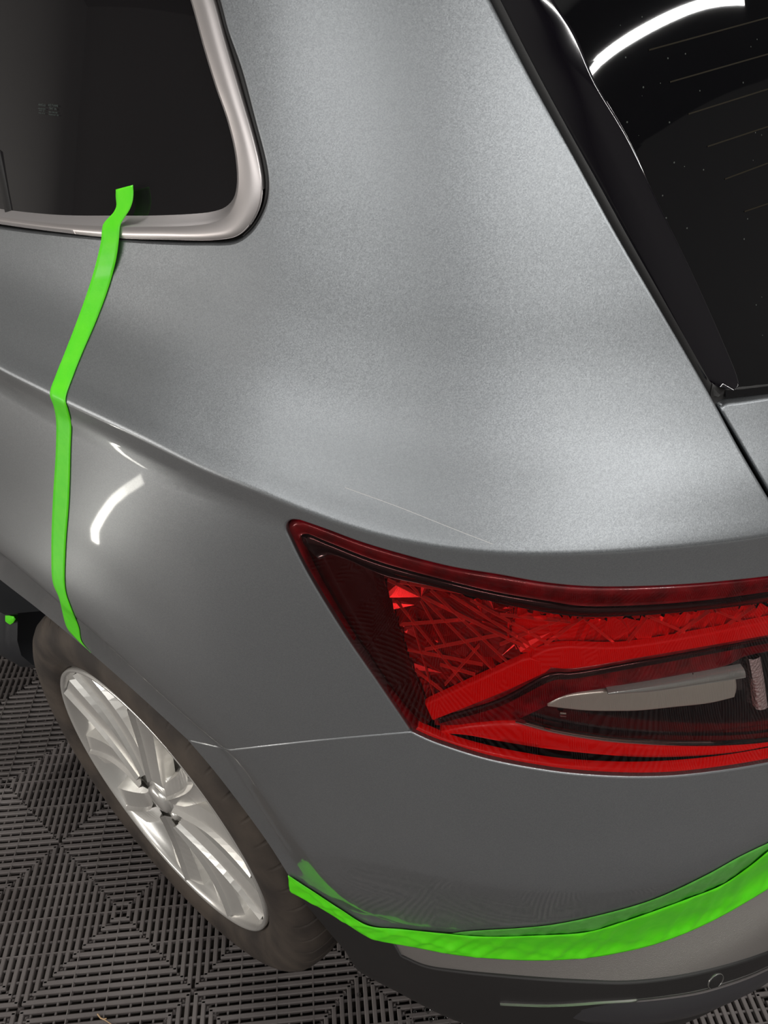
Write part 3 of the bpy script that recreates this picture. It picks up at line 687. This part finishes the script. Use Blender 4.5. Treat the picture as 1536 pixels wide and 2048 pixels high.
for k in range(5):
    a = 2*math.pi*k/5+.35
    spoke(a-.22, .030, .052, 0, 0, -.16)
    spoke(a+.20, .026, .044, 0, 0, .14)
    V = []; F = []
    ln = lathe([(.0, .004), (.006, .004), (.0095, .0), (.0115, -.004), (.0125, -.02)], 16, M_chrome if k in (1, 3) else M_alloy, 'wheel_bolt', wheel,
               Matrix.Translation((.014-.11, .047*math.sin(a+.62), .047*math.cos(a+.62))) @ MW)
# wheel well
V = []; F = []; nn_ = 40
for i in range(nn_+1):
    a = math.radians(-115+230*i/nn_)
    for x in (.085, .36): V.append((x, -.435*math.sin(a), RT+.40*math.cos(a)+.02))
for i in range(nn_): F.append((2*i, 2*i+1, 2*i+3, 2*i+2))
b0 = len(V); V.append((.36, 0, RT))
for i in range(nn_): F.append((b0, 2*i+1, 2*i+3))
keep_world(link('wheel_arch_liner', V, F, M_liner, car))
link_ = link('underbody', [(.30, -.50, .26), (1.5, -.50, .26), (1.5, 3.0, .26), (.30, 3.0, .26)], [(0, 1, 2, 3)], M_liner, car, False); keep_world(link_)
# sill ahead of the wheel
V = []; F = []
secs = [(.00, .40), (-.020, .34), (-.024, .30), (-.012, .26), (.02, .225), (.09, .21), (.3, .21)]
ys = [.485, .50, .56, 1.0, 2.6]; dx = [.03, .012, .0, 0, 0]
for y, d in zip(ys, dx):
    for (x, z) in secs: V.append((x+d+.02, y, z))
for i in range(len(ys)-1):
    for q in range(len(secs)-1): k = i*len(secs)+q; F.append((k, k+1, k+1+len(secs), k+len(secs)))
F.append(tuple(range(len(secs))))
sill = link('side_sill', V, F, M_sill, car); keep_world(sill)
# dark cabin lining behind glass and panels
tL = np.linspace(-1.02, 1.6, 80)
P('cabin_lining', [np.stack([tL, np.full(80, .80)], 1), np.stack([tL[::-1], np.full(80, 1.44)], 1)], M_gap, car, off=.06, gap=0, lip=0, sp_=.05)
# the body carries on past the picture: door ahead of the wheel, its glass, and the roof
pA, pW = arch_a[0], winO[-1]
P('rear_door', [np.array([pA, (pA[0]-.06, .64), (pA[0]-.20, .36), (-1.02, .36), (-1.02, pW[1]), pW])], [M_matt, M_gloss], car, sp_=.02, extra=[np.stack([np.linspace(-1.0, -.3, 60), pchip(np.linspace(-1.0, -.3, 60), *CR.T)+d], 1) for d in (.006, 0, -.006)], split=lambda c: 1 if c[2] < 1.12 else 0)
gW = G_edge[-1]
P('door_window', [np.array([gW, (gW[0]+.03, 1.43), (-1.02, 1.45), (-1.02, gW[1])])], M_glass, car, off=.010, gap=0, lip=0, sp_=.03)
V = []; F = []
for zz, oo in ((1.405, .006), (1.46, .02), (1.50, .045), (1.535, .10), (1.56, .25), (1.57, .60)): V += list(S(tL, np.full(80, zz), oo))
for a in range(5):
    for b in range(79): F.append((a*80+b, a*80+b+1, (a+1)*80+b+1, (a+1)*80+b))
keep_world(link('roof', V, orient_out(V, F, (XC, Y0, 1.2)), M_matt, car))

# ------------------------------------------------------------------ masking tapes
def tape(name, left, right, offs, m, label, group=None, wr=0., nl=None, cross=7, dens=5., tear0=False, frq=60):
    """ribbon between two edges read along the body; offs = clearance from the body surface"""
    n = nl or int(sum(math.hypot(left[i+1][0]-left[i][0], left[i+1][1]-left[i][1]) for i in range(len(left)-1))/dens)
    L_ = catmull(left, 2.); R_ = catmull(right, 2.)
    def rs(c):
        d = np.r_[0, np.cumsum(np.hypot(*np.diff(c, axis=0).T))]; t = np.linspace(0, d[-1], n); return np.stack([np.interp(t, d, c[:, 0]), np.interp(t, d, c[:, 1])], 1)
    L_, R_ = rs(L_), rs(R_)
    tt_ = np.linspace(0, 1, len(offs)); oo = np.interp(np.linspace(0, 1, n), tt_, offs)
    V = []; nv = []
    ph = rng.uniform(0, 6, 8)
    for s in np.linspace(0, 1, cross):
        uv = L_*(1-s)+R_*s
        V_ = []
        th, z, e = solve(uv, oo)
        wn = 0
        if wr:
            u = np.arange(n)/n*frq
            wn = wr*(np.abs(np.sin(u*1.0+s*3.1+ph[0]))**6+.7*np.abs(np.sin(u*.37-s*4+ph[1]))**8+.4*np.sin(u*2.3+s*7+ph[2])**2)*math.sin(math.pi*min(1, max(0, s)))**.5
        V.append(S(th, z, oo-wn))
    V = np.array(V); c_, n_ = V.shape[:2]; F = []
    for i in range(c_-1):
        for j in range(n_-1): F.append((i*n_+j, i*n_+j+1, (i+1)*n_+j+1, (i+1)*n_+j))
    VV = V.reshape(-1, 3)
    o = link(name, VV, orient_out(VV, F), m)
    sol = o.modifiers.new('thickness', 'SOLIDIFY'); sol.thickness = .0002; sol.offset = 1
    tag(o, label, 'tape', group); return o
tape('masking_tape', [(232, 379), (232, 395), (233, 412), (228, 424), (217, 436), (207, 448), (204, 463), (203, 478), (194, 520), (178, 575), (155, 640), (128, 710), (112, 750), (100, 788), (107, 810), (112, 835), (112, 900), (106, 1000), (103, 1100), (106, 1165), (118, 1195), (134, 1255), (150, 1275), (180, 1303)],
     [(266, 370), (267, 388), (265, 404), (259, 420), (250, 434), (241, 450), (239, 463), (238, 478), (232, 520), (217, 575), (193, 640), (165, 705), (147, 750), (131, 800), (136, 818), (142, 845), (141, 900), (138, 1000), (131, 1100), (131, 1180), (142, 1215), (158, 1255), (163, 1282), (182, 1306)],
     [.002, .001, .000, -.001, -.0025, -.003, -.0028, -.002]+[-.0007]*34, M_tape, 'long green masking tape strip running from side window down to wheel arch', 'strips of green masking tape on the car' if False else None)
tape('masking_tape', [(576, 1750), (625, 1782), (680, 1818), (736, 1851), (800, 1858), (878, 1866), (965, 1873), (1073, 1871), (1175, 1864), (1242, 1845), (1309, 1822), (1377, 1797), (1444, 1770), (1500, 1732), (1536, 1703), (1556, 1688)],
     [(582, 1785), (630, 1810), (690, 1846), (743, 1877), (820, 1893), (905, 1909), (980, 1917), (1073, 1921), (1175, 1916), (1242, 1905), (1309, 1889), (1377, 1864), (1444, 1832), (1500, 1800), (1536, 1778), (1556, 1764)],
     [-.0022, -.0026, -.0034, -.0034, -.0034], M_tape, 'bright green masking tape strip curving along the lower edge of the rear bumper', wr=.0021, cross=17, frq=46)
tape('masking_tape', [(895, 1868), (930, 1863), (972, 1860), (1040, 1856), (1107, 1849), (1208, 1828), (1309, 1798), (1411, 1751), (1478, 1714), (1519, 1694), (1536, 1686), (1556, 1673)],
     [(890, 1878), (930, 1885), (980, 1888), (1073, 1886), (1175, 1878), (1242, 1860), (1309, 1836), (1377, 1812), (1444, 1785), (1500, 1748), (1536, 1722), (1556, 1708)],
     [-.0012, -.0010, -.0010], M_tape2, 'paler translucent green tape layered above the bright strip on rear bumper', wr=.0008, cross=13, frq=40)
# scrap of tape on the sill ahead of the rear wheel
V = []; F = []
def raypt(u, v, x):
    d = RC@np.array([(u-768)/FPX, -(v-1024)/FPX, -1.]); return CAMP+d*(x-CAMP[0])/d[0]
a = [(-60, 1222), (-20, 1228), (0, 1231), (18, 1231), (28, 1233), (31, 1238)]; b = [(-60, 1262), (-20, 1260), (0, 1257), (14, 1253), (26, 1246), (31, 1239)]
for k_, (p, q) in enumerate(zip(a, b)):
    for s in (0, .5, 1): V.append(raypt(p[0]*(1-s)+q[0]*s, p[1]*(1-s)+q[1]*s, .032-.004*math.sin(math.pi*s)))
for i in range(len(a)-1):
    for s in (0, 1): F.append((i*3+s, i*3+s+1, i*3+s+4, i*3+s+3))
o = link('masking_tape', V, F, M_tape); tag(o, 'small loose end of green tape at far left, ahead of the wheel', 'tape')

# ------------------------------------------------------------------ small things on the floor
def floorpt(u, v, z=0.):
    d = RC@np.array([(u-768)/FPX, -(v-1024)/FPX, -1.]); return Vector(CAMP+d*(z-CAMP[2])/d[2])
cu = bpy.data.curves.new('wood_sliver', 'CURVE'); cu.dimensions = '3D'; cu.bevel_depth = .0013; cu.bevel_resolution = 2
for pts in ([(195, 2028), (201, 2036), (210, 2040), (222, 2048), (232, 2058)], [(201, 2036), (206, 2038), (213, 2037)]):
    s = cu.splines.new('POLY'); s.points.add(len(pts)-1)
    for k_, p in enumerate(pts): s.points[k_].co = (*floorpt(*p, .0016), 1); s.points[k_].radius = 1-.15*k_
o = bpy.data.objects.new('wood_sliver', cu); C.objects.link(o)
me = bpy.data.meshes.new_from_object(o); bpy.data.objects.remove(o); o = bpy.data.objects.new('wood_sliver', me); C.objects.link(o)
me.materials.append(mat('pale_wood', (.62, .42, .24), .7)); tag(o, 'thin pale wood sliver lying on the floor tiles at lower left', 'debris')
M_water = mat('water', (.9, .9, .9), .02); M_water.node_tree.nodes['Principled BSDF'].inputs['Transmission Weight'].default_value = 1
bm = bmesh.new()
for (u, v, r) in ((855, 2021, .004), (868, 2020, .0032), (875, 2020, .003), (886, 2018, .0025), (903, 2015, .0028), (862, 2039, .0035), (872, 2038, .002), (892, 2036, .0025), (830, 2024, .002), (718, 1990, .003)):
    p = floorpt(u, v, .0); bmesh.ops.create_icosphere(bm, subdivisions=2, radius=r, matrix=Matrix.Translation(p) @ Matrix.Diagonal((1.3, 1.3, .6, 1)))
me = bpy.data.meshes.new('water_drops'); bm.to_mesh(me); bm.free(); me.polygons.foreach_set('use_smooth', [True]*len(me.polygons)); me.materials.append(M_water)
o = bpy.data.objects.new('water_drops', me); C.objects.link(o); tag(o, 'glinting water drops on the dark floor ribs below the bumper', 'water', kind='stuff')
